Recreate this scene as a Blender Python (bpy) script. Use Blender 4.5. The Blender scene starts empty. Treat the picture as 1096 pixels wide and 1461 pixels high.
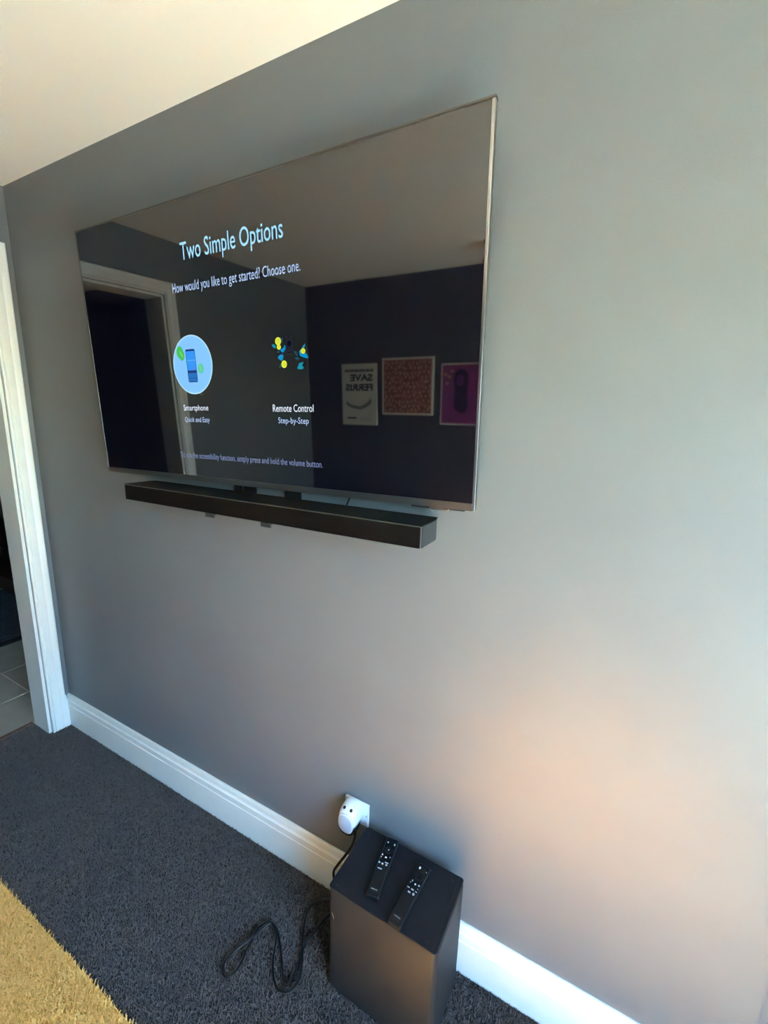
import bpy, bmesh, math, random
import numpy as np
from mathutils import Vector, Matrix
random.seed(7)
rng = np.random.default_rng(11)
scene = bpy.context.scene
C = scene.collection

# ------------------------------------------------------------------ camera
cam_d = bpy.data.cameras.new('camera'); cam = bpy.data.objects.new('camera', cam_d); C.objects.link(cam)
R_ = Vector((0.87923846, 0.47536534, 0.03110496)); U_ = Vector((-0.12370803, 0.1647814, 0.97854147)); F_ = Vector((-0.46003918, 0.86421923, -0.20368866))
CAM = Vector((1.93432, -1.04372, 1.63992))
m = Matrix((R_, U_, -F_)).transposed().to_4x4(); m.translation = CAM
cam.matrix_world = m
cam_d.sensor_fit = 'VERTICAL'; cam_d.sensor_height = 36.0; cam_d.lens = 618.06 / 1461 * 36.0
cam_d.clip_start = 0.02
scene.camera = cam

# ------------------------------------------------------------------ exposure, sky, sun
EXPO = 4.22
vs = scene.view_settings
vs.view_transform = 'Standard'; vs.look = 'None'; vs.gamma = 1.0; vs.exposure = EXPO; vs.use_curve_mapping = False
EM = 2.0 ** -EXPO                      # emission scale so that a lit screen keeps its own brightness

SUN_EL, SUN_AZ = math.radians(50), math.radians(96)    # azimuth from +y towards +x
sun_dir = Vector((math.sin(SUN_AZ) * math.cos(SUN_EL), math.cos(SUN_AZ) * math.cos(SUN_EL), math.sin(SUN_EL)))
world = bpy.data.worlds.new('sky'); scene.world = world; world.use_nodes = True
wn = world.node_tree.nodes; wl = world.node_tree.links
sky = wn.new('ShaderNodeTexSky'); sky.sky_type = 'NISHITA'; sky.sun_disc = False
sky.sun_elevation = SUN_EL; sky.sun_rotation = SUN_AZ; sky.air_density = 1.6; sky.dust_density = 0.4; sky.ozone_density = 2.5
bg = wn['Background']; bg.inputs['Strength'].default_value = 0.30
wb = wn.new('ShaderNodeMix'); wb.data_type = 'RGBA'; wb.blend_type = 'MULTIPLY'; wb.inputs['Factor'].default_value = 1.0
wb.inputs['B'].default_value = (0.62, 0.93, 1.20, 1)        # indoor white balance: daylight reads blue
wl.new(sky.outputs[0], wb.inputs['A']); wl.new(wb.outputs['Result'], bg.inputs['Color'])
sd = bpy.data.lights.new('sun_offscreen', 'SUN'); sd.energy = 14.5; sd.angle = math.radians(0.6); sd.color = (0.77, 1.0, 0.87)
sun = bpy.data.objects.new('sun_offscreen', sd); C.objects.link(sun); sun.location = (6, 1, 6)
sun.rotation_euler = sun_dir.to_track_quat('Z', 'Y').to_euler()

# ------------------------------------------------------------------ helpers
def tag(o, label=None, cat=None, group=None, kind=None):
    if label: o['label'] = label
    if cat: o['category'] = cat
    if group: o['group'] = group
    if kind: o['kind'] = kind
    return o

def empty(name, loc=(0, 0, 0), mat=None):
    o = bpy.data.objects.new(name, None); C.objects.link(o); o.empty_display_size = 0.05
    if mat is not None: o.matrix_world = mat
    else: o.location = loc
    return o

def link(name, me, material, parent=None):
    o = bpy.data.objects.new(name, me); C.objects.link(o)
    if material is not None and not me.materials: me.materials.append(material)
    if parent is not None: o.parent = parent
    return o

def obj(name, bm, material, parent=None, smooth=False, angle=35):
    me = bpy.data.meshes.new(name)
    bmesh.ops.recalc_face_normals(bm, faces=bm.faces)
    bm.to_mesh(me); bm.free()
    if smooth:
        me.polygons.foreach_set('use_smooth', [True] * len(me.polygons))
        try: me.set_sharp_from_angle(angle=math.radians(angle))
        except Exception: pass
    return link(name, me, material, parent)

def add_box(bm, x0, x1, y0, y1, z0, z1, bev=0.0, seg=2):
    vs_ = [bm.verts.new((x, y, z)) for x in (x0, x1) for y in (y0, y1) for z in (z0, z1)]
    fs = [bm.faces.new([vs_[i] for i in f]) for f in ((0, 1, 3, 2), (4, 6, 7, 5), (0, 4, 5, 1), (2, 3, 7, 6), (0, 2, 6, 4), (1, 5, 7, 3))]
    if bev > 0:
        es = list({e for f in fs for e in f.edges})
        bmesh.ops.bevel(bm, geom=es, offset=bev, segments=seg, affect='EDGES', profile=0.5)
    return bm

def box(x0, x1, y0, y1, z0, z1, bev=0.0, seg=2):
    return add_box(bmesh.new(), x0, x1, y0, y1, z0, z1, bev, seg)

def add_prism(bm, pts, axis, a, b):
    """outline pts (2D) extruded along axis from a to b; axis 'x': pts are (y,z); 'y': (x,z); 'z': (x,y)"""
    def P(p, t):
        return (t, p[0], p[1]) if axis == 'x' else ((p[0], t, p[1]) if axis == 'y' else (p[0], p[1], t))
    A = [bm.verts.new(P(p, a)) for p in pts]; B = [bm.verts.new(P(p, b)) for p in pts]
    n = len(pts)
    for i in range(n): bm.faces.new((A[i], A[(i + 1) % n], B[(i + 1) % n], B[i]))
    bm.faces.new(A[::-1]); bm.faces.new(B)
    return bm

def rrect(x0, x1, y0, y1, r, n=6):
    out = []
    for cx, cy, a0 in ((x1 - r, y1 - r, 0), (x0 + r, y1 - r, 90), (x0 + r, y0 + r, 180), (x1 - r, y0 + r, 270)):
        for k in range(n + 1):
            a = math.radians(a0 + 90 * k / n); out.append((cx + r * math.cos(a), cy + r * math.sin(a)))
    return out

def ellipse(cx, cy, rx, ry, n=28, rot=0):
    out = []
    for k in range(n):
        a = 2 * math.pi * k / n; x, y = rx * math.cos(a), ry * math.sin(a)
        out.append((cx + x * math.cos(rot) - y * math.sin(rot), cy + x * math.sin(rot) + y * math.cos(rot)))
    return out

def loft(rings, cap=True):
    bm = bmesh.new()
    V = [[bm.verts.new(p) for p in r] for r in rings]
    n = len(rings[0])
    for a, b in zip(V, V[1:]):
        for i in range(n): bm.faces.new((a[i], a[(i + 1) % n], b[(i + 1) % n], b[i]))
    if cap: bm.faces.new(V[0][::-1]); bm.faces.new(V[-1])
    return bm

def smooth_path(pts, n=8):
    P = [Vector(p) for p in pts]; out = []
    for i in range(len(P) - 1):
        p0, p1, p2, p3 = P[max(i - 1, 0)], P[i], P[i + 1], P[min(i + 2, len(P) - 1)]
        for k in range(n):
            t = k / n
            out.append(0.5 * ((2 * p1) + (p2 - p0) * t + (2 * p0 - 5 * p1 + 4 * p2 - p3) * t * t + (3 * p1 - p0 - 3 * p2 + p3) * t ** 3))
    out.append(P[-1]); return out

def tube(path, r, sides=8):
    rings = []; up = Vector((0, 0, 1)); prev = None
    for i, p in enumerate(path):
        t = (path[min(i + 1, len(path) - 1)] - path[max(i - 1, 0)]).normalized()
        ref = prev if prev is not None else (up if abs(t.z) < 0.9 else Vector((1, 0, 0)))
        u = (ref - t * ref.dot(t)).normalized(); v = t.cross(u); prev = u
        rings.append([p + u * r * math.cos(2 * math.pi * k / sides) + v * r * math.sin(2 * math.pi * k / sides) for k in range(sides)])
    return loft(rings)

# ------------------------------------------------------------------ materials
def mat(name, col, rough=0.5, metal=0.0, spec=0.5, vary=0.0, vscale=20.0, bump=0.0, bscale=200.0, emit=None, estr=1.0, ior=None, coords='Object', detail=3.0, bdist=0.002, col2=None):
    M = bpy.data.materials.new(name); M.use_nodes = True
    nt = M.node_tree; b = nt.nodes['Principled BSDF']
    b.inputs['Base Color'].default_value = (*col, 1); b.inputs['Roughness'].default_value = rough
    b.inputs['Metallic'].default_value = metal; b.inputs['Specular IOR Level'].default_value = spec
    if ior: b.inputs['IOR'].default_value = ior
    tc = nt.nodes.new('ShaderNodeTexCoord')
    if vary > 0 or col2:
        n = nt.nodes.new('ShaderNodeTexNoise'); n.inputs['Scale'].default_value = vscale; n.inputs['Detail'].default_value = detail
        nt.links.new(tc.outputs[coords], n.inputs['Vector'])
        r = nt.nodes.new('ShaderNodeValToRGB')
        r.color_ramp.elements[0].position = 0.3; r.color_ramp.elements[1].position = 0.7
        c2 = col2 if col2 else tuple(min(1, c * (1 + vary)) for c in col)
        c1 = col if col2 else tuple(c * (1 - vary) for c in col)
        r.color_ramp.elements[0].color = (*c1, 1); r.color_ramp.elements[1].color = (*c2, 1)
        nt.links.new(n.outputs['Fac'], r.inputs['Fac']); nt.links.new(r.outputs['Color'], b.inputs['Base Color'])
    if bump > 0:
        n2 = nt.nodes.new('ShaderNodeTexNoise'); n2.inputs['Scale'].default_value = bscale; n2.inputs['Detail'].default_value = 2.0
        nt.links.new(tc.outputs[coords], n2.inputs['Vector'])
        bp = nt.nodes.new('ShaderNodeBump'); bp.inputs['Strength'].default_value = bump; bp.inputs['Distance'].default_value = bdist
        nt.links.new(n2.outputs['Fac'], bp.inputs['Height']); nt.links.new(bp.outputs['Normal'], b.inputs['Normal'])
    if emit:
        b.inputs['Emission Color'].default_value = (*emit, 1); b.inputs['Emission Strength'].default_value = estr * EM
    return M

def srgb(r, g, b):
    f = lambda c: (c / 255 / 12.92) if c / 255 <= 0.04045 else ((c / 255 + 0.055) / 1.055) ** 2.4
    return (f(r), f(g), f(b))

def glow(name, rgb, k=1.0):            # lit pixels of the screen
    M = mat(name, tuple(0.07 * c for c in srgb(*rgb)), 0.6, spec=0.0, emit=srgb(*rgb), estr=k * 0.95); return M

M_wall = mat('grey_wall_paint', (0.156, 0.163, 0.166), 0.42, spec=0.35, vary=0.025, vscale=6, bump=0.22, bscale=260, bdist=0.0012)
M_ceil = mat('cream_ceiling_paint', (0.80, 0.785, 0.735), 0.85, spec=0.2, bump=0.08, bscale=120)
M_white = mat('white_gloss_paint', (0.76, 0.745, 0.69), 0.30, spec=0.5, vary=0.015, vscale=30, bump=0.03, bscale=60)
M_cbase = mat('carpet_backing', (0.060, 0.054, 0.052), 0.95, spec=0.05)
M_cpile = mat('charcoal_carpet_pile', (0.088, 0.067, 0.060), 0.9, spec=0.10, col2=(0.192, 0.154, 0.142), vscale=420, detail=2)
M_rbase = mat('rug_backing', (0.75, 0.44, 0.11), 0.95, spec=0.05)
M_rpile = mat('ochre_rug_pile', (0.88, 0.445, 0.115), 0.8, spec=0.15, col2=(1.0, 0.625, 0.215), vscale=260, detail=2)
M_tile = mat('beige_floor_tile', (0.40, 0.35, 0.28), 0.35, vary=0.10, vscale=9, detail=6)
M_grout = mat('pale_grout', (0.62, 0.58, 0.50), 0.9)
M_metal = mat('brushed_silver_frame', (0.42, 0.41, 0.41), 0.28, metal=1.0, bump=0.02, bscale=300)
M_tvdark = mat('dark_grey_metal_bezel', (0.115, 0.105, 0.10), 0.35, metal=0.75)
M_tvback = mat('black_plastic_back', (0.012, 0.012, 0.013), 0.5, vary=0.1)
M_black = mat('black_satin_plastic', (0.006, 0.006, 0.007), 0.35, spec=0.3, vary=0.1, vscale=80)
M_glossblack = mat('gloss_black_plastic', (0.004, 0.004, 0.005), 0.25, spec=0.3, vary=0.05)
M_cord = mat('black_rubber_cord', (0.005, 0.005, 0.006), 0.30, spec=0.35, vary=0.1)
M_plug = mat('white_plug_plastic', (0.70, 0.71, 0.72), 0.25, vary=0.01)
M_plugface = mat('pale_grey_plug_face', (0.40, 0.44, 0.52), 0.30, vary=0.02)
M_hole = mat('dark_socket_hole', (0.004, 0.004, 0.004), 0.6, vary=0.1)
M_wood = mat('dark_red_wood', (0.055, 0.016, 0.012), 0.45, vary=0.25, vscale=14)
M_thresh = mat('reddish_brown_threshold', (0.16, 0.085, 0.06), 0.5, vary=0.2, vscale=25)
M_brass = mat('brass', (0.85, 0.50, 0.20), 0.30, metal=1.0, bump=0.02, bscale=90)
M_print = mat('pale_button_print', (0.48, 0.52, 0.56), 0.5, vary=0.02)

# screen: black glass with a faint glow from the backlight
M_screen = mat('black_screen_glass', (0.001, 0.001, 0.0012), 0.03, spec=0.5, ior=1.95, emit=(0.10, 0.10, 0.42), estr=0.006)
# glass with a clear body
def glass(name, tint=(1, 1, 1), gloss=0.04, rough=0.02):
    M = bpy.data.materials.new(name); M.use_nodes = True; nt = M.node_tree; nt.nodes.clear()
    o = nt.nodes.new('ShaderNodeOutputMaterial'); t = nt.nodes.new('ShaderNodeBsdfTransparent'); g = nt.nodes.new('ShaderNodeBsdfGlossy'); x = nt.nodes.new('ShaderNodeMixShader')
    x.inputs[0].default_value = gloss
    t.inputs['Color'].default_value = (*tint, 1); g.inputs['Roughness'].default_value = rough
    nt.links.new(t.outputs[0], x.inputs[1]); nt.links.new(g.outputs[0], x.inputs[2]); nt.links.new(x.outputs[0], o.inputs[0])
    return M
M_glass = glass('window_glass', (0.97, 0.98, 0.98))
M_clear = glass('clear_plug_plastic', (0.50, 0.55, 0.56), 0.22, 0.08)

# fabric / perforated speaker covers
def grille(name, c1, c2, scale, axis=None, rough=0.7, spec=0.12):
    M = mat(name, c1, rough, spec=spec); nt = M.node_tree; b = nt.nodes['Principled BSDF']; tc = nt.nodes.new('ShaderNodeTexCoord')
    if axis:
        w = nt.nodes.new('ShaderNodeTexWave'); w.wave_type = 'BANDS'; w.bands_direction = axis; w.inputs['Scale'].default_value = scale; fac = w.outputs['Fac']; nt.links.new(tc.outputs['Object'], w.inputs['Vector'])
    else:
        w = nt.nodes.new('ShaderNodeTexVoronoi'); w.inputs['Scale'].default_value = scale; fac = w.outputs['Distance']; nt.links.new(tc.outputs['Object'], w.inputs['Vector'])
    r = nt.nodes.new('ShaderNodeValToRGB'); r.color_ramp.elements[0].color = (*c2, 1); r.color_ramp.elements[1].color = (*c1, 1)
    r.color_ramp.elements[0].position = 0.15; r.color_ramp.elements[1].position = 0.55
    nt.links.new(fac, r.inputs['Fac']); nt.links.new(r.outputs['Color'], b.inputs['Base Color'])
    bp = nt.nodes.new('ShaderNodeBump'); bp.inputs['Strength'].default_value = 0.25; bp.inputs['Distance'].default_value = 0.001
    nt.links.new(fac, bp.inputs['Height']); nt.links.new(bp.outputs['Normal'], b.inputs['Normal'])
    return M
M_sbfront = grille('woven_bar_front', (0.007, 0.0055, 0.0048), (0.003, 0.0025, 0.0025), 420, rough=0.9, spec=0.04)
M_sbtop = grille('perforated_bar_top', (0.011, 0.011, 0.011), (0.005, 0.005, 0.005), 500, rough=0.55)
M_sbend = grille('ribbed_bar_end', (0.075, 0.075, 0.075), (0.012, 0.012, 0.012), 55, 'Z', 0.5)
M_subbody = grille('dark_grey_woven_cover', (0.022, 0.0225, 0.021), (0.012, 0.012, 0.012), 520, rough=0.50, spec=0.15)
M_subtop = mat('black_wood_grain_top', (0.006, 0.007, 0.010), 0.50, spec=0.25, vary=0.2, vscale=40, bump=0.10, bscale=150)

# ------------------------------------------------------------------ the room shell
XL, XC, XR, YF, H = -0.4975, 2.362, 3.05, -2.35, 2.5648
AY = 0.05                                     # depth of the alcove beyond the end of the television wall
TH = 0.145                                    # wall thickness
DY0, DY1, DZ = -0.100, -0.962, 2.262          # doorway in the left wall
WY0, WY1, WZ0, WZ1 = -0.68, -1.95, 0.04, 2.12 # glazed garden door in the right wall
FLOORZ = -0.008
bm = bmesh.new()
add_box(bm, XL - TH, XC, 0, 0.14, -0.05, H + 0.1); add_box(bm, XC, XR + 0.2, AY, AY + 0.14, -0.05, H + 0.1)
obj('wall_back', bm, M_wall)['kind'] = 'structure'
bm = bmesh.new()
add_box(bm, XL - TH, XL, DY0, 0.0, -0.05, H + 0.1); add_box(bm, XL - TH, XL, YF - 0.14, DY1, -0.05, H + 0.1); add_box(bm, XL - TH, XL, DY1, DY0, DZ, H + 0.1)
obj('wall_left', bm, M_wall)['kind'] = 'structure'
bm = bmesh.new()
add_box(bm, XR, XR + 0.2, WY0, AY, -0.05, H + 0.1); add_box(bm, XR, XR + 0.2, YF - 0.14, WY1, -0.05, H + 0.1)
add_box(bm, XR, XR + 0.2, WY1, WY0, WZ1, H + 0.1); add_box(bm, XR, XR + 0.2, WY1, WY0, -0.05, WZ0)
obj('wall_right', bm, M_wall)['kind'] = 'structure'
M_navy = mat('dark_navy_wall_paint', (0.070, 0.068, 0.092), 0.5, spec=0.3, vary=0.03, vscale=6, bump=0.2, bscale=260, bdist=0.0012)
obj('wall_front', box(XL, XR, YF - 0.14, YF, -0.05, H + 0.1), M_navy)['kind'] = 'structure'
bm = box(XL - TH, XR + 0.2, YF - 0.14, 0.0, H, H + 0.1); add_box(bm, XC, XR + 0.2, 0.0, AY, H, H + 0.1)
obj('ceiling', bm, M_ceil)['kind'] = 'structure'
bm = box(XL - TH - 0.006, XR, YF, 0.0, FLOORZ - 0.05, FLOORZ); add_box(bm, XC, XR, 0.0, AY, FLOORZ - 0.05, FLOORZ)
floor = obj('floor', bm, M_cbase); floor['kind'] = 'structure'

# baseboards: a moulded profile extruded along each wall
BP = [(0, -0.01), (0.018, -0.01), (0.018, 0.112), (0.0150, 0.1145), (0.0165, 0.118), (0.0165, 0.139), (0.0125, 0.1425), (0.0105, 0.1475), (0.0105, 0.1585), (0.0085, 0.1655), (0.0045, 0.168), (0, 0.168)]
def baseboard(name, runs):
    bm = bmesh.new()
    for ax, wall, s, a, b in runs:            # ax: direction of run; wall coordinate; s: sign of the outward direction
        pts = [(wall + s * t, z) for t, z in BP]
        add_prism(bm, pts, ax, a, b)
    o = obj(name, bm, M_white, smooth=True, angle=20); o['kind'] = 'structure'
baseboard('baseboard_back', [('x', 0.0, -1, XL, XC + 0.018), ('y', XC, 1, -0.018, AY), ('x', AY, -1, XC, XR)])
baseboard('baseboard_left', [('y', XL, 1, -0.033, -0.018), ('y', XL, 1, YF, DY1 - 0.073)])
baseboard('baseboard_front', [('x', YF, 1, XL, XR)])
baseboard('baseboard_right', [('y', XR, -1, YF, WY1 - 0.066), ('y', XR, -1, WY0 + 0.066, AY)])

# doorway: casing with mitred corners, jamb, threshold
def casing(name, wall, s, y0, y1, ztop, parent):
    prof = [(0.004, 0.0), (0.004, 0.013), (0.0075, 0.0145), (0.011, 0.0145), (0.0125, 0.0115), (0.0145, 0.0115), (0.017, 0.0155), (0.040, 0.0175), (0.046, 0.0165), (0.050, 0.0185), (0.062, 0.0215), (0.069, 0.0215), (0.0735, 0.018), (0.0735, 0.0)]
    dirs = [(1, 0), (1, 1), (-1, 1), (-1, 0)]  # (y outward, z outward)
    base = [(y0, -0.01), (y0, ztop), (y1, ztop), (y1, -0.01)]
    rings = [[(wall + s * t, by + dy * u, bz + dz * u) for u, t in prof] for (by, bz), (dy, dz) in zip(base, dirs)]
    return obj(name, loft(rings), M_white, parent, smooth=True, angle=18)
door = empty('door_1', (XL, (DY0 + DY1) / 2, 0)); door['kind'] = 'structure'
def child_at(o, par):                          # keep world placement under a moved parent
    o.parent = par; o.matrix_parent_inverse = par.matrix_world.inverted(); return o
bpy.context.view_layer.update()
child_at(casing('casing', XL, 1, DY0, DY1, DZ, None), door)
child_at(casing('casing', XL - TH, -1, DY0, DY1, DZ, None), door)
bm = bmesh.new()
add_box(bm, XL - TH - 0.002, XL + 0.002, DY0 - 0.012, DY0, -0.01, DZ); add_box(bm, XL - TH - 0.002, XL + 0.002, DY1, DY1 + 0.012, -0.01, DZ)
add_box(bm, XL - TH - 0.002, XL + 0.002, DY1, DY0, DZ - 0.012, DZ)
child_at(obj('jamb', bm, M_white), door)
child_at(obj('threshold_strip', box(XL - TH - 0.03, XL - TH - 0.004, DY1 + 0.012, DY0 - 0.012, -0.03, 0.0, 0.003), M_thresh), door)

# window in the right wall
win = empty('window_1', (XR, (WY0 + WY1) / 2, WZ0)); win['kind'] = 'structure'
bpy.context.view_layer.update()
bm = bmesh.new(); t = 0.055
xa, xb = XR + 0.06, XR + 0.12
add_box(bm, xa, xb, WY1, WY1 + t, WZ0, WZ1); add_box(bm, xa, xb, WY0 - t, WY0, WZ0, WZ1)
add_box(bm, xa, xb, WY1 + t, WY0 - t, WZ1 - t, WZ1); add_box(bm, xa, xb, WY1 + t, WY0 - t, WZ0, WZ0 + t)
child_at(obj('window_frame', bm, M_white), win)
ym = (WY0 + WY1) / 2
child_at(obj('pane', box(xa + 0.027, xa + 0.033, WY1 + t - 0.004, WY0 - t + 0.004, WZ0 + t - 0.004, WZ1 - t + 0.004), M_glass), win)
bm = bmesh.new()
add_box(bm, XR - 0.018, XR, WY1 - 0.066, WY1, WZ0 - 0.03, WZ1 + 0.066); add_box(bm, XR - 0.018, XR, WY0, WY0 + 0.066, WZ0 - 0.03, WZ1 + 0.066); add_box(bm, XR - 0.018, XR, WY1, WY0, WZ1, WZ1 + 0.066)
add_box(bm, XR - 0.012, xa, WY1, WY0, WZ0 - 0.03, WZ0 + 0.001)
child_at(obj('casing', bm, M_white), win)
pd = bpy.data.lights.new('window_right_offscreen', 'AREA'); pd.shape = 'RECTANGLE'; pd.size = WY0 - WY1; pd.size_y = WZ1 - WZ0; pd.cycles.is_portal = True
po = bpy.data.objects.new('window_right_offscreen', pd); C.objects.link(po); po.location = (XR + 0.21, ym, (WZ0 + WZ1) / 2); po.rotation_euler = (math.radians(90), 0, math.radians(90))

# unseen ground outside, made pale to bounce sunlight up to the ceiling
M_bounce = mat('pale_bounce_stone', (0.52, 0.50, 0.46), 0.9, vary=0.12, vscale=3, bump=0.3, bscale=40, bdist=0.004)
obj('ground_outside', box(XR + 0.2, 40, -30, 30, -0.30, -0.12), M_bounce)['kind'] = 'structure'

M_blocker = mat('cream_blocker_wall', (0.50, 0.46, 0.38), 0.9, vary=0.08, vscale=4, bump=0.3, bscale=50, bdist=0.004)
obj('wall_sky_blocker', box(6.6, 6.8, -12, 12, -0.2, 1.8), M_blocker)['kind'] = 'structure'  # unseen wall added outside to block the low blue sky

# hall beyond the doorway
HX0, HX1, HY0, HY1 = -4.2, XL - TH, -1.6, 0.95
M_hallwall = mat('hall_wall_paint', (0.20, 0.19, 0.18), 0.7, vary=0.03)
bm = bmesh.new()
add_box(bm, HX0 - 0.1, HX0, HY0, HY1, -0.05, H); add_box(bm, HX0, HX1, HY1, HY1 + 0.1, -0.05, H); add_box(bm, HX0, HX1, HY0 - 0.1, HY0, -0.05, H); add_box(bm, HX1, HX1 + 0.1, 0.14, HY1, -0.05, H)
obj('wall_hall', bm, M_hallwall)['kind'] = 'structure'
obj('ceiling_hall', box(HX0, HX1, HY0, HY1, H, H + 0.1), M_ceil)['kind'] = 'structure'
fh = obj('floor_hall', box(HX0, HX1 - 0.006, HY0, HY1, -0.05, -0.0085), M_grout); fh['kind'] = 'structure'
TLX, TLY, G = 0.72, 0.36, 0.006
row = 0
meT = {}
for j in range(-5, 3):
    y0 = 0.010 + j * TLY; off = -1.35 if j % 2 == 0 else -0.99
    for i in range(-6, 3):
        x0 = off + i * TLX
        a, b = max(x0 + G / 2, HX0), min(x0 + TLX - G / 2, HX1 - 0.03)
        c, d = max(y0 + G / 2, HY0), min(y0 + TLY - G / 2, HY1)
        if b - a < 0.02 or d - c < 0.02: continue
        key = (round(b - a, 3), round(d - c, 3))
        if key not in meT:
            bmm = box(-key[0] / 2, key[0] / 2, -key[1] / 2, key[1] / 2, -0.02, 0, 0.0015, 1)
            me = bpy.data.meshes.new('tile'); bmesh.ops.recalc_face_normals(bmm, faces=bmm.faces); bmm.to_mesh(me); bmm.free(); me.materials.append(M_tile); meT[key] = me
        o = bpy.data.objects.new('tile', meT[key]); C.objects.link(o); o.location = ((a + b) / 2, (c + d) / 2, -0.004); o.parent = fh

# ------------------------------------------------------------------ pile: carpet and rug
def pile(name, xs, ys, z0, h, w, lean, material, parent, edge=None):
    n = len(xs)
    ang = rng.uniform(0, 2 * np.pi, n); la = rng.uniform(0, 2 * np.pi, n); L = rng.uniform(0.1, 1, n) * lean
    hh = h * rng.uniform(0.7, 1.1, n); ww = w * rng.uniform(0.7, 1.3, n)
    dx, dy = np.cos(ang) * ww / 2, np.sin(ang) * ww / 2
    lx, ly = np.cos(la) * L, np.sin(la) * L
    V = np.empty((n, 4, 3), np.float32)
    V[:, 0] = np.stack([xs - dx, ys - dy, np.full(n, z0)], 1); V[:, 1] = np.stack([xs + dx, ys + dy, np.full(n, z0)], 1)
    V[:, 2] = np.stack([xs + lx + dx * .55, ys + ly + dy * .55, z0 + hh], 1); V[:, 3] = np.stack([xs + lx - dx * .55, ys + ly - dy * .55, z0 + hh], 1)
    me = bpy.data.meshes.new(name)
    me.vertices.add(4 * n); me.vertices.foreach_set('co', V.ravel())
    me.loops.add(4 * n); me.loops.foreach_set('vertex_index', np.arange(4 * n, dtype=np.int32))
    me.polygons.add(n); me.polygons.foreach_set('loop_start', np.arange(0, 4 * n, 4, dtype=np.int32))
    me.update(calc_edges=True)
    o = link(name, me, material, parent); o['kind'] = 'stuff'
    return o
RX0, RX1, RY0, RY1 = -0.20, 2.55, -0.578, -2.05
SUBX, SUBY, SUBW, SUBD, SUBH, SUBA = 1.37248, -0.0331, 0.32433, 0.21159, 0.36874, -0.01
den = 170000
area = (XR - XL) * (-YF)
n = int(den * area)
xs = rng.uniform(XL + 0.001, XR - 0.02, n); ys = rng.uniform(YF + 0.019, -0.020, n)
keep = ~((xs > RX0 + .01) & (xs < RX1 - .01) & (ys < RY0 - .01) & (ys > RY1 + .01)) & ~((xs > SUBX + .005) & (xs < SUBX + SUBW - .005) & (ys < SUBY - .005) & (ys > SUBY - SUBD + .005))
keep &= ~((xs < XL + 0.024) & ((ys > DY0) | (ys < DY1)))
xd = rng.uniform(XL - TH - 0.004, XL, int(den * TH * 0.86)); yd = rng.uniform(DY1 + 0.014, DY0 - 0.014, len(xd))
xa_ = rng.uniform(XC + 0.02, XR - 0.02, int(den * (XR - XC) * 0.06)); ya_ = rng.uniform(-0.025, AY - 0.018, len(xa_))
pile('carpet_pile', np.concatenate([xs[keep], xd, xa_]), np.concatenate([ys[keep], yd, ya_]), FLOORZ - 0.001, 0.0088, 0.0026, 0.0042, M_cpile, floor)

rug = empty('rug', ((RX0 + RX1) / 2, (RY0 + RY1) / 2, 0))
tag(rug, 'ochre yellow shaggy rug lying on the charcoal carpet', 'rug')
bpy.context.view_layer.update()
child_at(obj('backing', box(RX0, RX1, RY1, RY0, FLOORZ + 0.001, 0.001, 0.002), M_rbase), rug)
n = int(120000 * (RX1 - RX0) * (RY0 - RY1))
o = pile('rug_pile', rng.uniform(RX0, RX1, n), rng.uniform(RY1, RY0, n), 0.0, 0.013, 0.0028, 0.010, M_rpile, None)
child_at(o, rug)

# ------------------------------------------------------------------ television
TVW, TVH = 1.448, 0.829
EX = Vector((0.9998332, 0.01293083, 0.01289835)); EZ = Vector((-0.01241887, -0.03649905, 0.99925652)); EN = Vector((0.01339199, -0.99925003, -0.03633238))
TC = Vector((0.92205746, -0.08, 1.84319116))
mt = Matrix((EX, -EN, EZ)).transposed().to_4x4(); mt.translation = TC
tv = empty('television', mat=mt)
tag(tv, 'large flat television showing a setup screen, mounted on the grey wall', 'television')
hx, hz = TVW / 2, TVH / 2
# local frame: x right, y into the wall, z up; y=0 is the front of the bezel
obj('back_cover', loft([[(x, 0.004, z) for x, z in rrect(-hx + .002, hx - .002, -hz + .002, hz - .002, .004)], [(x, 0.022, z) for x, z in rrect(-hx + .003, hx - .003, -hz + .003, hz - .003, .006)],
                        [(x, 0.026, z) for x, z in rrect(-hx + .03, hx - .03, -hz + .02, hz - .05, .02)], [(x, 0.036, z) for x, z in rrect(-hx + .16, hx - .16, -hz + .06, hz - .25, .03)]]), M_tvback, tv)
screen = obj('screen', box(-hx + .006, hx - .006, 0.0012, 0.006, -hz + .017, hz - .006), M_screen, tv)
B = 0.0075
obj('bezel_top', box(-hx, hx, -0.0006, 0.016, hz - 0.0055, hz, 0.0012), M_tvdark, tv)
obj('bezel_side', box(-hx, -hx + 0.0055, -0.0006, 0.016, -hz, hz - 0.0055, 0.0012), M_tvdark, tv)
rail = obj('bezel_side', box(hx - 0.0075, hx, -0.0006, 0.016, -hz, hz - 0.0055, 0.0016), M_metal, tv)
obj('groove', box(hx - 0.0007, hx + 0.0004, 0.0065, 0.0085, -hz + .001, hz - .002), M_tvdark, rail)
bb = obj('bezel_bottom', loft([[(-hx + .002, -0.0012, -hz + .018), (-hx + .002, 0.004, -hz + .018), (-hx + .002, 0.017, -hz), (-hx + .002, 0.001, -hz)], [(hx - .007, -0.0012, -hz + .018), (hx - .007, 0.004, -hz + .018), (hx - .007, 0.017, -hz), (hx - .007, 0.001, -hz)]]), mat('brown_grey_metal_strip', (0.17, 0.15, 0.14), 0.33, metal=0.8, bump=0.02, bscale=200), tv)
obj('sensor', box(hx - .115, hx - .065, 0.001, 0.012, -hz - .007, -hz + .001, 0.002), M_metal, tv)
obj('vent_slot', box(hx - .165, hx - .117, 0.002, 0.012, -hz - .004, -hz + .0005), M_tvback, tv)
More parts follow.
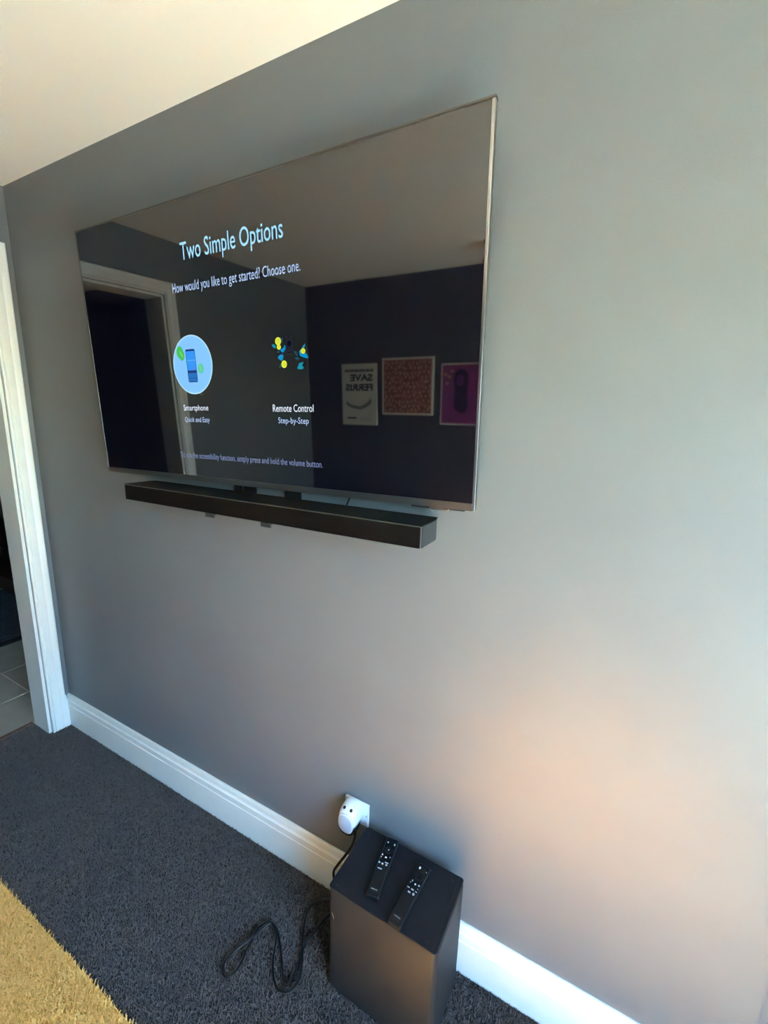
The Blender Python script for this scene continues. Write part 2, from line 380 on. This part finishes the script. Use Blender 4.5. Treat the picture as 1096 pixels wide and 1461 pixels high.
obj('vent_slot', box(hx - .062, hx - .025, 0.002, 0.012, -hz - .003, -hz + .0005), M_tvback, tv)

# lit picture on the screen (flat print, a hair in front of the glass)
YS = 0.0009
def text(name, body, width, cx, cz, material, parent, height=None, y=YS, bold=0.0, mirror=False, align='C'):
    cu = bpy.data.curves.new(name, 'FONT'); cu.body = body; cu.size = 1.0; cu.resolution_u = 3; cu.offset = bold
    tmp = bpy.data.objects.new(name, cu); C.objects.link(tmp)
    bpy.context.view_layer.update()
    dg = bpy.context.evaluated_depsgraph_get()
    me = bpy.data.meshes.new_from_object(tmp.evaluated_get(dg))
    bpy.data.objects.remove(tmp); bpy.data.curves.remove(cu)
    co = np.empty(len(me.vertices) * 3, np.float32); me.vertices.foreach_get('co', co); co = co.reshape(-1, 3)
    mn, mx = co.min(0), co.max(0); sx = width / (mx[0] - mn[0])
    sz = sx if height is None else height / (mx[1] - mn[1])
    out = np.empty_like(co)
    out[:, 0] = (co[:, 0] - (mn[0] + mx[0]) / 2) * sx * (-1 if mirror else 1) + cx; out[:, 2] = (co[:, 1] - (mn[1] + mx[1]) / 2) * sz + cz; out[:, 1] = y
    me.vertices.foreach_set('co', out.ravel()); me.update(); me.name = name; me.materials.clear()
    return link(name, me, material, parent)
def flat(name, pts, material, parent, y=YS):
    bm = bmesh.new(); bm.faces.new([bm.verts.new((x, y, z)) for x, z in pts]); return obj(name, bm, material, parent)
G_title = glow('screen_title_light', (165, 222, 255)); G_text = glow('screen_text_light', (178, 205, 245)); G_white = glow('screen_white_light', (225, 238, 255)); G_dim = glow('screen_dim_text_light', (125, 140, 185))
text('title_text', 'Two Simple Options', 0.390, -0.0095, 0.268, G_title, screen, 0.063, bold=0.004)
text('question_text', 'How would you like to get started? Choose one.', 0.492, -0.009, 0.176, G_text, screen, 0.036)
text('option_text', 'Smartphone', 0.114, -0.201, -0.178, G_white, screen, 0.0235, bold=0.004)
text('option_text', 'Quick and Easy', 0.115, -0.200, -0.215, G_text, screen, 0.0215)
text('option_text', 'Remote Control', 0.144, 0.192, -0.1765, G_white, screen, 0.0205, bold=0.004)
text('option_text', 'Step-by-Step', 0.108, 0.192, -0.213, G_text, screen, 0.0225)
text('hint_text', 'To use the accessibility function, simply press and hold the volume button.', 0.585, -0.004, -0.3315, G_dim, screen, 0.025, bold=-0.004)
cxc, czc, rc = -0.198, -0.045, 0.0885
flat('picture_disc', ellipse(cxc, czc, rc, rc, 64), glow('disc_rim_light', (190, 235, 255)), screen, YS)
flat('picture_disc', ellipse(cxc, czc, rc * .962, rc * .962, 64), glow('disc_blue_light', (134, 198, 255)), screen, YS - .00008)
def slanted(x0, x1, z0, z1, k=0.0, r=0.005):
    return [(x + (z1 - z) * k, z) for x, z in rrect(x0, x1, z0, z1, r, 3)]
y2, y3, y4 = YS - .00016, YS - .00024, YS - .00032
gg = [glow('green_ball_light', (75, 190, 95)), glow('mint_ball_light', (95, 205, 170)), glow('pale_green_light', (130, 225, 130))]
flat('green_ball', ellipse(cxc - .0525, czc + .040, .0155, .0185), gg[0], screen, y2); flat('green_ball', ellipse(cxc - .0445, czc + .030, .0125, .0155), gg[0], screen, y2)
flat('green_ball', ellipse(cxc - .020, czc + .014, .008, .011), gg[1], screen, y2)
flat('green_ball', ellipse(cxc + .0365, czc - .012, .0135, .0150), gg[1], screen, y2)
flat('ball_seam', ellipse(cxc - .046, czc + .034, .0022, .012, 12, .5), gg[2], screen, y3); flat('ball_seam', ellipse(cxc + .0365, czc - .012, .002, .010, 12, .5), gg[2], screen, y3)
flat('phone_body', slanted(cxc - .0265, cxc + .016, czc - .052, czc + .047, .03), glow('phone_edge_light', (38, 62, 120)), screen, y3)
flat('phone_screen', slanted(cxc - .0245, cxc + .0145, czc - .016, czc + .041, .03, .001), glow('phone_sky_light', (58, 150, 245)), screen, y4)
flat('phone_screen', slanted(cxc - .0225, cxc + .0160, czc - .0495, czc - .024, .03, .002), glow('phone_sea_light', (45, 115, 190)), screen, y4)
flat('phone_line', slanted(cxc - .0235, cxc + .015, czc + .0125, czc + .0145, .0, .0005), glow('phone_line_light', (110, 190, 255)), screen, y4 - .00005)
flat('phone_line', slanted(cxc - .0205, cxc + .017, czc - .0400, czc - .0385, .0, .0005), glow('phone_wave_light', (25, 75, 145)), screen, y4 - .00005)
flat('phone_sail', [(cxc + .006, czc - .014), (cxc + .011, czc - .014), (cxc + .009, czc - .004)], glow('phone_sail_light', (165, 110, 180)), screen, y4 - .00005)
# lemons and leaves around a faint remote
G_lem = glow('lemon_light', (232, 236, 80)); G_lem2 = glow('lemon_core_light', (205, 215, 55)); G_teal = glow('teal_leaf_light', (20, 130, 150)); G_teal2 = glow('blue_leaf_light', (8, 135, 185)); G_teal3 = glow('dim_leaf_light', (18, 72, 88)); G_faint = glow('faint_remote_light', (30, 36, 58))
def pic(px, py):       # place inside the picture, read off its own layout
    return 0.1528 + (px - 397) * 0.00237, -0.0001 - (py - 488) * 0.00195 + (px - 397) * 0.0003
def leaf(pts, material): flat('leaf', [pic(370 + x / 10.43, 470 + y / 10.43) for x, y in pts], material, screen, y2)
def lemon(x, y, r1, r2):
    c = pic(370 + x / 10.43, 470 + y / 10.43); flat('lemon', ellipse(c[0], c[1], r1, r2), G_lem, screen, y3)
    flat('lemon', ellipse(c[0], c[1], r1 * .78, r2 * .78), G_lem2, screen, y4)
leaf([(175, 200), (215, 200), (245, 245), (230, 265), (190, 240)], G_teal); leaf([(325, 130), (355, 160), (350, 200), (325, 215), (318, 180)], G_teal3)
leaf([(300, 290), (345, 290), (380, 245), (390, 300), (350, 350), (320, 335)], G_teal2); leaf([(245, 310), (290, 305), (300, 335), (270, 335)], G_teal3)
leaf([(260, 410), (275, 375), (330, 365), (350, 400), (335, 450), (305, 455), (290, 435)], G_teal2); leaf([(265, 550), (290, 490), (315, 510), (305, 550)], G_teal3)
leaf([(510, 370), (530, 365), (575, 440), (550, 440)], G_teal3); leaf([(515, 460), (560, 455), (600, 485), (560, 500)], G_teal3)
leaf([(625, 350), (680, 295), (680, 330), (655, 360)], G_teal); leaf([(590, 385), (610, 360), (625, 420), (690, 430), (725, 500), (690, 500), (600, 450)], G_teal2)
leaf([(548, 610), (585, 540), (650, 545), (625, 580), (655, 630), (600, 635)], G_teal)
lemon(277, 175, .0105, .0105); lemon(284, 258, .0072, .0068); lemon(354, 512, .0098, .0100); lemon(647, 392, .0078, .0070)
cr = pic(370 + 445 / 10.43, 470 + 245 / 10.43)
flat('remote_picture', ellipse(cr[0], cr[1], .0110, .0120), G_faint, screen, y2); flat('remote_picture', ellipse(cr[0], cr[1], .0075, .0085), glow('faint_dial_light', (6, 7, 16)), screen, y3)
for dx, dz in ((-.009, .017), (.009, .017), (-.008, -.018), (0, -.019), (.008, -.018)):
    flat('remote_picture', ellipse(cr[0] + dx, cr[1] + dz, .0028, .0028, 10), G_faint, screen, y2)
flat('remote_picture', rrect(cr[0] - .010, cr[0] + .010, cr[1] - .0275, cr[1] - .0255, .0005, 2), G_faint, screen, y2)

# wall mount behind the television
wm = empty('tv_wall_mount', (TC.x, 0, TC.z)); tag(wm, 'flat black mount plate fixed between the television and the grey wall', 'mount')
bpy.context.view_layer.update()
child_at(obj('wall_plate', box(TC.x - .22, TC.x + .22, -0.012, 0.0, TC.z - .16, TC.z - .05, .002), M_black), wm)
for s in (-1, 1):
    child_at(obj('rail', box(TC.x + s * .15 - .015, TC.x + s * .15 + .015, -0.049, -0.010, TC.z - .20, TC.z - .02, .002), M_black), wm)

# ------------------------------------------------------------------ soundbar on its bracket
msb = Matrix.Rotation(-0.0072, 4, 'Y'); msb.translation = Vector((0.9825, -0.082, 1.3455))
sb = empty('soundbar', mat=msb)
tag(sb, 'long slim dark soundbar hung under the television', 'soundbar')
L2, HB, D0, D1 = 0.5725, 0.0565, -0.058, 0.058
body = [(-L2, D0), (L2, D0), (L2, D1 - .020), (L2 - .006, D1), (-L2 + .006, D1), (-L2, D1 - .02)]
def ring(z, ins): return [(x - math.copysign(ins, x), y + (ins if y < 0 else -ins), z) for x, y in body]
obj('body', loft([ring(0.0, .004), ring(0.006, .0012), ring(HB - .002, .0012)]), M_black, sb)
obj('top_cover', loft([ring(HB - .0022, 0.0008), ring(HB - .0006, .0004), ring(HB, .0016)]), M_sbtop, sb)
obj('front_grille', box(-L2 + .0015, L2 - .004, D0 - .0004, D0 + .004, .0012, HB - .0035, .0006), M_sbfront, sb)
obj('front_edge', box(-L2 + .0008, L2 - .001, D0 - .0008, D0 + .002, HB - .0042, HB - .0018, .0005), mat('grey_bar_edge', (0.10, 0.09, 0.08), .35, metal=.5, vary=.05), sb)
obj('corner_strip', box(L2 - .0042, L2 - .0008, D0 - .0009, D0 + .002, .001, HB - .002, .0006), M_metal, sb)
eg = obj('end_grille', box(L2 - .0016, L2 + .0003, D0 + .002, D1 - .024, .003, HB - .003), M_black, sb)
for k in range(16):
    z = .0045 + k * .0031
    o = obj('rib', box(L2, L2 + .0011, D0 + .003, D1 - .025, z, z + .0017), mat('dark_rib', (.06, .06, .06), .5, vary=.05) if k == 0 else bpy.data.materials['dark_rib'], eg)
obj('end_cap', box(L2 - .003, L2 + .0006, D1 - .0235, D1 - .020, .004, HB - .001, .0004), mat('warm_grey_cap', (.16, .145, .13), .5, vary=.05), sb)
br = empty('soundbar_bracket', (0.975, -0.03, 1.33)); tag(br, 'black metal bracket arms carrying the soundbar below the television', 'bracket')
bpy.context.view_layer.update()
for x, fx in ((0.905, 0.838), (1.087, 1.069)):
    a = child_at(obj('arm', box(x - .030, x + .022, -0.030, -0.024, 1.395, 1.50, .001), M_black), br)
    child_at(obj('upright', box(fx - .016, fx + .016, -0.022, -0.017, 1.335, 1.45, .001), M_black), br)
    zb = 1.3455 + 0.0072 * (fx - .9825)
    bm = box(fx - .018, fx + .018, -0.138, -0.018, zb - .0035, zb + 0.0003, .0006)
    add_box(bm, fx - .018, fx + .018, -0.1405, -0.134, zb - .0125, zb - .001, .0012)
    child_at(obj('foot', bm, M_metal if False else mat('dark_bracket_metal', (.05, .05, .05), .4, metal=.6, vary=.05)), br)
# thin lead dropping from the television to the soundbar
pts = smooth_path([(1.300, -.040, 1.47), (1.292, -.036, 1.440), (1.281, -.033, 1.418), (1.272, -.032, 1.398)], 6)
tag(obj('cable', tube(pts, .0024), M_cord, smooth=True), 'thin black lead hanging between the television and the soundbar', 'cable')

# ------------------------------------------------------------------ subwoofer
msu = Matrix.Rotation(SUBA, 4, 'Z'); msu.translation = Vector((SUBX, SUBY, 0.0))
sub = empty('subwoofer', mat=msu)
tag(sub, 'dark grey box subwoofer standing on the carpet by the baseboard', 'speaker')
def rr(z, ins, r): return [(x, y, z) for x, y in rrect(ins, SUBW - ins, -SUBD + ins, -ins, r, 8)]
obj('cabinet', loft([rr(-0.004, .010, .012), rr(0.006, .0015, .014), rr(0.014, 0, .015), rr(SUBH - .006, 0, .015), rr(SUBH - .0042, .001, .014)]), M_subbody, sub, smooth=True, angle=30)
obj('front_grille', box(SUBW - .004, SUBW + .0012, -SUBD + .012, -.012, .018, SUBH - .008, .002), M_subbody, sub)
def rr2(z, ins): return [(x, y, z) for x, y in rrect(ins, SUBW - ins, -SUBD + ins, -ins, .008, 6)]
top = obj('top_panel', loft([rr2(SUBH - .0050, .0012), rr2(SUBH - .0015, .0004), rr2(SUBH, .0018)]), M_subtop, sub, smooth=True, angle=30)
obj('edge_groove', box(SUBW - .0145, SUBW - .0125, -SUBD + .004, -.004, SUBH - .001, SUBH + .0003), M_hole, top)
for x, y in ((.022, -.022), (SUBW - .028, -.020), (.020, -SUBD + .016), (SUBW - .032, -SUBD + .018)):
    obj('corner_mark', add_prism(bmesh.new(), [(x - .006, y), (x + .006, y), (x, y - .007)], 'z', SUBH - .001, SUBH + .0003), M_hole, top)
obj('badge', add_prism(bmesh.new(), ellipse(.017, .275, .0016, .010, 12, .35), 'y', -SUBD - .0008, -SUBD + .001), M_metal, sub)

# ------------------------------------------------------------------ remote controls
def remote(loc, ang, label, L, variant):
    mm = Matrix.Rotation(ang, 4, 'Z'); mm.translation = Vector(loc)
    r = empty('remote_control', mat=mm); tag(r, label, 'remote control', 'remote controls on the subwoofer')
    W, T = 0.0375, 0.0165
    # side outline: thicker, raised lower half; x across, y along (+y is the button end)
    def sec(y, t, w, low=0.0): return [(-w / 2 + .004, y, low), (w / 2 - .004, y, low), (w / 2, y, low + .004), (w / 2, y, t - .003), (w / 2 - .003, y, t), (-w / 2 + .003, y, t), (-w / 2, y, t - .003), (-w / 2, y, low + .004)]
    rings = [sec(-L / 2, T * .72, W * .96, .001), sec(-L / 2 + .003, T, W), sec(-.010, T, W), sec(0.0, T * .97, W), sec(L / 2 - .004, T * .86, W), sec(L / 2, T * .6, W * .95, .001)]
    obj('body', loft(rings), M_black, r, smooth=True, angle=25)
    obj('button_panel', loft([[(x, y, T * .9 - .002) for x, y in rrect(-W / 2 + .003, W / 2 - .003, .004, L / 2 - .004, .003)], [(x, y, T * .90 + .0022 - (y / L) * .006) for x, y in rrect(-W / 2 + .003, W / 2 - .003, .004, L / 2 - .004, .003)]]), M_glossblack, r)
    ztop = lambda y: T * .90 + .0024 - (y / L) * .006
    yd = L / 2 - .043
    bm = bmesh.new(); ro = ellipse(0, yd, .0125, .0125, 24); ri = ellipse(0, yd, .0065, .0065, 24); z0, z1 = ztop(yd) - .002, ztop(yd) + .0012
    A = [bm.verts.new((x, y, z1)) for x, y in ro]; Bv = [bm.verts.new((x, y, z1 - .0004)) for x, y in ri]; Cv = [bm.verts.new((x, y, z0)) for x, y in ro]; Dv = [bm.verts.new((x, y, z0)) for x, y in ri]
    for i in range(24):
        j = (i + 1) % 24
        bm.faces.new((A[i], A[j], Bv[j], Bv[i])); bm.faces.new((Cv[i], Cv[j], A[j], A[i])); bm.faces.new((Bv[i], Bv[j], Dv[j], Dv[i]))
    obj('dial_ring', bm, M_black, r, smooth=True)
    def dot(x, y, rx, ry, name='button'):
        z = ztop(y); obj(name, add_prism(bmesh.new(), ellipse(x, y, rx, ry, 12), 'z', z - .001, z + .0006), M_print, r)
    def bar(x, y, w, h, name='button'):
        z = ztop(y); obj(name, add_prism(bmesh.new(), rrect(x - w / 2, x + w / 2, y - h / 2, y + h / 2, min(w, h) * .3, 2), 'z', z - .001, z + .0006), M_print, r)
    if variant == 0:
        dot(-.010, L / 2 - .020, .0022, .0024); dot(.0115, L / 2 - .021, .0020, .0036); dot(0, yd, .0024, .0024)
        dot(-.0125, yd - .020, .0017, .0026); bar(0, yd - .025, .0055, .0034); dot(.0115, yd - .021, .0014, .0022); dot(-.0135, yd - .028, .0011, .0018)
        bar(.0075, yd - .040, .0105, .0022); dot(-.0135, yd - .045, .0028, .0020); dot(-.003, yd - .046, .0025, .0025); dot(.0085, yd - .046, .0028, .0024); bar(-.006, yd - .062, .0125, .0024, 'print_bar')
    else:
        dot(-.0095, L / 2 - .018, .0026, .0042); dot(.012, L / 2 - .020, .0015, .0015)
        dot(-.0105, yd - .019, .0015, .0026); dot(.001, yd - .024, .0023, .0023); dot(.0115, yd - .022, .0023, .0023); dot(-.013, yd - .026, .0014, .0014); dot(.013, yd - .032, .0014, .0010)
        bar(-.0115, yd - .041, .0080, .0026); bar(.0012, yd - .041, .0080, .0032); bar(.0125, yd - .041, .0050, .0018); bar(-.0035, yd - .051, .0078, .0034); dot(.009, yd - .050, .0030, .0034)
    # maker's name printed near the lower end
    t_ = text('maker_print', 'SAMSUNG', .0185, 0, 0, M_print, r, .0036, y=0, bold=.012)
    t_.rotation_euler = (math.radians(-90), 0, 0); t_.location = (0, -L / 2 + .017, T + .0004)
    return r
def place(u0, u1, L, lab, v):
    a, b = Vector(u0), Vector(u1); d = (a - b); ang = math.atan2(d.y, d.x) - math.pi / 2
    c = (a + b) / 2; return remote((c.x, c.y, SUBH), ang, lab, L, v)
place((1.4685, -.0385), (1.495, -.218), .180, 'slim black remote control lying beside the white plug end of the subwoofer', 0)
place((1.5885, -.066), (1.5765, -.2465), .181, 'slim black remote control lying at the front edge of the subwoofer top', 1)

# ------------------------------------------------------------------ wall socket and plug
so = empty('wall_socket', (1.316, 0, .372)); tag(so, 'square white socket plate on the grey wall above the baseboard', 'socket')
bpy.context.view_layer.update()
child_at(obj('face_plate', box(1.2705, 1.3615, -.009, 0, .330, .4145, .003, 3), M_plug, smooth=True), so)
for z in (.372,):
    for x in (1.278, 1.354):
        child_at(obj('screw', add_prism(bmesh.new(), ellipse(x, z, .0025, .0025, 12), 'y', -.0100, -.008), M_metal), so)
PX, PZ = 1.3065, .3770
pl = empty('plug_adaptor', (PX, 0, PZ)); tag(pl, 'rounded white plug-in adaptor with a grey oval face in the wall socket', 'plug')
bpy.context.view_layer.update()
def pring(y, w, h, dz=0, n=40, p=2.5):
    out = []
    for k in range(n):
        a = 2 * math.pi * k / n; c, s_ = math.cos(a), math.sin(a)
        out.append((PX + math.copysign(abs(c) ** (2 / p), c) * w, y, PZ + dz + math.copysign(abs(s_) ** (2 / p), s_) * h))
    return out
child_at(obj('body', loft([pring(-.008, .0300, .0400, .004), pring(-.020, .0330, .0430, .003), pring(-.036, .0335, .0430, .000), pring(-.052, .0315, .0385, -.004), pring(-.0575, .0280, .0340, -.007)]), M_plug, smooth=True, angle=60), pl)
child_at(obj('face_rim', loft([pring(-.054, .0275, .0345, -.0095), pring(-.0615, .0275, .0345, -.0095), pring(-.0630, .0250, .0320, -.0095)]), M_plug, smooth=True, angle=50), pl)
child_at(obj('face', loft([pring(-.060, .0232, .0300, -.0095), pring(-.0634, .0232, .0300, -.0095), pring(-.0650, .0200, .0262, -.0095)]), M_plugface, smooth=True, angle=50), pl)
child_at(obj('clear_base', loft([pring(-.016, .0300, .0290, -.024), pring(-.030, .0330, .0325, -.0245), pring(-.050, .0320, .0320, -.0245), pring(-.0595, .0275, .0285, -.0240)]), M_clear, smooth=True, angle=60), pl)
for dx in (-.0125, .0125):
    hb = bmesh.new(); bmesh.ops.create_uvsphere(hb, u_segments=16, v_segments=8, radius=.0052)
    o = obj('pin_hole', hb, M_hole, smooth=True); o.location = (PX + dx, -.0480, PZ + .0350); o.scale = (1, 1, .55); o.rotation_euler = (math.radians(38), 0, 0)
    bpy.context.view_layer.update(); child_at(o, pl)

# ------------------------------------------------------------------ power cord
cz = .0062
loop = [(1.385, -.020), (1.31, -.030), (1.233, -.056), (1.202, -.087), (1.197, -.12), (1.213, -.157), (1.249, -.215), (1.266, -.254), (1.269, -.288), (1.268, -.309), (1.250, -.302), (1.207, -.261), (1.165, -.226), (1.132, -.208), (1.101, -.210), (1.089, -.245), (1.097, -.276), (1.100, -.299), (1.110, -.331), (1.112, -.363), (1.100, -.381), (1.080, -.377), (1.066, -.357), (1.070, -.324), (1.088, -.288), (1.099, -.255), (1.110, -.222), (1.124, -.210), (1.157, -.229), (1.186, -.273), (1.213, -.305), (1.242, -.324), (1.263, -.325), (1.285, -.311), (1.292, -.285), (1.280, -.256), (1.259, -.223), (1.249, -.199), (1.254, -.163), (1.266, -.101), (1.300, -.040), (1.38, -.016)]
P3 = []
for i, (x, y) in enumerate(loop):
    z = cz + .0022 * (0.5 + 0.5 * math.sin(i * 1.7))
    if 24 <= i <= 29: z += .006
    P3.append((x, y, z))
cord = tag(obj('power_cord', tube(smooth_path(P3, 6), .0035), M_cord, smooth=True), 'black power cord looped loosely on the charcoal carpet', 'cord')
pc = smooth_path([(1.318, -.030, .352), (1.334, -.045, .325), (1.325, -.048, .281), (1.301, -.050, .228), (1.270, -.050, .168), (1.254, -.049, .128), (1.262, -.046, .075), (1.29, -.042, .03), (1.33, -.035, .004)], 6)
child_at(obj('cord', tube(pc, .0044), M_cord, smooth=True), pl)['label'] = 'black cord'

# ------------------------------------------------------------------ hall furniture
cab = empty('hall_cabinet', (-2.85, .80, 0)); tag(cab, 'dark red wooden open cabinet standing in the dim hall', 'cabinet')
bpy.context.view_layer.update()
def cb(name, *a): child_at(obj(name, box(*a, .004), M_wood), cab)
cb('plinth', -3.7, -2.0, .645, .94, -.004, .125); cb('shelf', -3.7, -2.0, .66, .94, .40, .42); cb('drawer_front', -3.7, -2.0, .645, .67, .705, .88); cb('top', -3.72, -1.98, .63, .94, .88, .905)
cb('side', -3.7, -3.675, .66, .94, .125, .88); cb('side', -2.025, -2.0, .66, .94, .125, .88)
child_at(obj('back_panel', box(-3.68, -2.02, .925, .94, .125, .88), M_tvback), cab)
mat_o = empty('door_mat', (-2.3, .15, 0)); tag(mat_o, 'dark ribbed mat lying on the hall tiles', 'mat')
bpy.context.view_layer.update()
M_mat = mat('black_mat_rubber', (.014, .016, .022), .7, vary=.2); M_rib = mat('blue_grey_mat_rib', (.070, .078, .095), .7, vary=.2)
child_at(obj('base', box(-2.95, -1.75, -.35, .64, -.004, .006, .002), M_mat), mat_o)
child_at(obj('border', box(-1.775, -1.735, -.35, .64, -.004, .010, .003), M_mat), mat_o)
for k in range(27):
    x = -1.80 - k * .042
    child_at(obj('rib', box(x - .020, x, -.34, .63, .005, .013, .004, 1), M_rib), mat_o)

# ------------------------------------------------------------------ posters on the wall facing the television
M_paper = mat('off_white_paper', (.66, .63, .56), .6, vary=.03); M_ink = mat('dark_blue_ink', (.030, .032, .060), .6, vary=.05); M_sheet = mat('grey_ink', (.20, .20, .22), .6, vary=.1)
def poster(x0, x1, z0, z1, label, frame):
    r = empty('poster', ((x0 + x1) / 2, YF, z0)); tag(r, label, 'poster', 'posters facing the television'); bpy.context.view_layer.update()
    child_at(obj('frame', box(x0, x1, YF, YF + .014, z0, z1, .002), M_paper), r)
    return r
def pt(name, body, w, h, xl, z, par, bold=.02):   # reads from +x to -x when facing the wall
    o = text(name, body, w, xl - w / 2, z, M_ink, None, h, y=YF + .0148, bold=bold, mirror=True); child_at(o, par)
def pf(name, pts, material, par, y=YF + .0148): child_at(flat(name, pts, material, None, y), par)
p1 = poster(-.148, .185, 1.444, 1.939, 'white lettered poster beside the crowd print', 0)
pt('print', 'SAVE', .215, .058, .148, 1.829, p1, .045); pt('print', 'FERRIS', .262, .058, .150, 1.752, p1, .045)
xk = .155
while xk > -.105:
    w = random.uniform(.012, .026); pf('print', rrect(xk - w, xk, 1.873, 1.897, .003, 2), M_ink, p1); xk -= w + .005
pf('print', [(.140, 1.640), (.125, 1.665), (.105, 1.640), (.085, 1.625), (.03, 1.598), (-.03, 1.606), (-.08, 1.620), (-.105, 1.645), (-.108, 1.615), (-.09, 1.598), (-.04, 1.582), (.03, 1.570), (.085, 1.590), (.12, 1.610)], M_sheet, p1)
pf('print', rrect(-.10, -.01, 1.494, 1.508, .003, 2), M_ink, p1)
for k in range(3): pf('print', rrect(.02, .13, 1.480 + k * .012, 1.4825 + k * .012, .0005, 1), M_sheet, p1)
p2 = poster(.236, .678, 1.535, 1.974, 'square crowd print in a pale frame between two other posters', 1)
# crowd print: a field of little heads
Mc = mat('crowd_print_ink', (.20, .05, .045), .6, col2=(.34, .12, .10), vscale=25)
pf('print', [(.252, 1.551), (.662, 1.551), (.662, 1.958), (.252, 1.958)], Mc, p2)
heads = bmesh.new()
for j in range(11):
    for i in range(12):
        x = .266 + i * .0335 + (j % 2) * .016 + random.uniform(-.008, .008); z = 1.572 + j * .036 + random.uniform(-.009, .009)
        heads.faces.new([heads.verts.new((a, YF + .0152, b)) for a, b in ellipse(x, z, random.uniform(.008, .012), random.uniform(.011, .015), 10)])
ob_ = obj('crowd_heads', heads, mat('pale_skin_ink', (.26, .16, .13), .6, col2=(.50, .36, .29), vscale=60), None); child_at(ob_, p2); ob_['kind'] = 'stuff'
p3 = poster(.738, 1.06, 1.468, 1.919, 'purple portrait print with long dark hair in a pale frame', 1)
pf('print', [(.750, 1.480), (1.048, 1.480), (1.048, 1.907), (.750, 1.907)], mat('purple_print_ink', (.16, .020, .13), .6, col2=(.24, .035, .17), vscale=9), p3)
M_hair = mat('violet_black_ink', (.018, .008, .035), .6, vary=.2)
pf('print', [(.845, 1.60), (.848, 1.74), (.838, 1.80), (.850, 1.852), (.885, 1.878), (.925, 1.872), (.950, 1.840), (.955, 1.78), (.948, 1.70), (.955, 1.62), (.940, 1.560), (.900, 1.555), (.870, 1.575)], M_hair, p3, YF + .0150)
pf('print', ellipse(.888, 1.795, .030, .042, 20), mat('violet_face_ink', (.12, .025, .11), .6, vary=.1), p3, YF + .0153)
M_star = mat('dull_gold_ink', (.36, .24, .13), .6, vary=.1)
for x, z in ((.825, 1.862), (.805, 1.822), (.788, 1.776), (.775, 1.84)):
    pf('print', ellipse(x, z, .016, .013, 8), M_star, p3, YF + .0153)

# ------------------------------------------------------------------ ceiling lamp
LX, LY = 1.185, -1.915
lamp = empty('ceiling_lamp', (LX, LY, H)); tag(lamp, 'small brass ceiling lamp fixed to the cream ceiling', 'lamp')
bpy.context.view_layer.update()
def disc(z, r, n=28): return [(LX + r * math.cos(2 * math.pi * k / n), LY + r * math.sin(2 * math.pi * k / n), z) for k in range(n)]
child_at(obj('canopy', loft([disc(H, .055), disc(H - .008, .055), disc(H - .018, .040), disc(H - .022, .014)]), M_brass, smooth=True, angle=40), lamp)
child_at(obj('stem', loft([disc(H - .018, .007), disc(H - .070, .007)]), M_brass, smooth=True, angle=40), lamp)
child_at(obj('shade', loft([disc(H - .060, .012), disc(H - .066, .030), disc(H - .085, .050), disc(H - .110, .060), disc(H - .108, .056), disc(H - .085, .046), disc(H - .070, .026)]), M_brass, smooth=True, angle=40), lamp)
child_at(obj('bulb', loft([disc(H - .070, .010), disc(H - .080, .014), disc(H - .095, .024), disc(H - .108, .022), disc(H - .117, .010)]), mat('frosted_bulb', (.8, .78, .72), .4, vary=.01), smooth=True, angle=60), lamp)
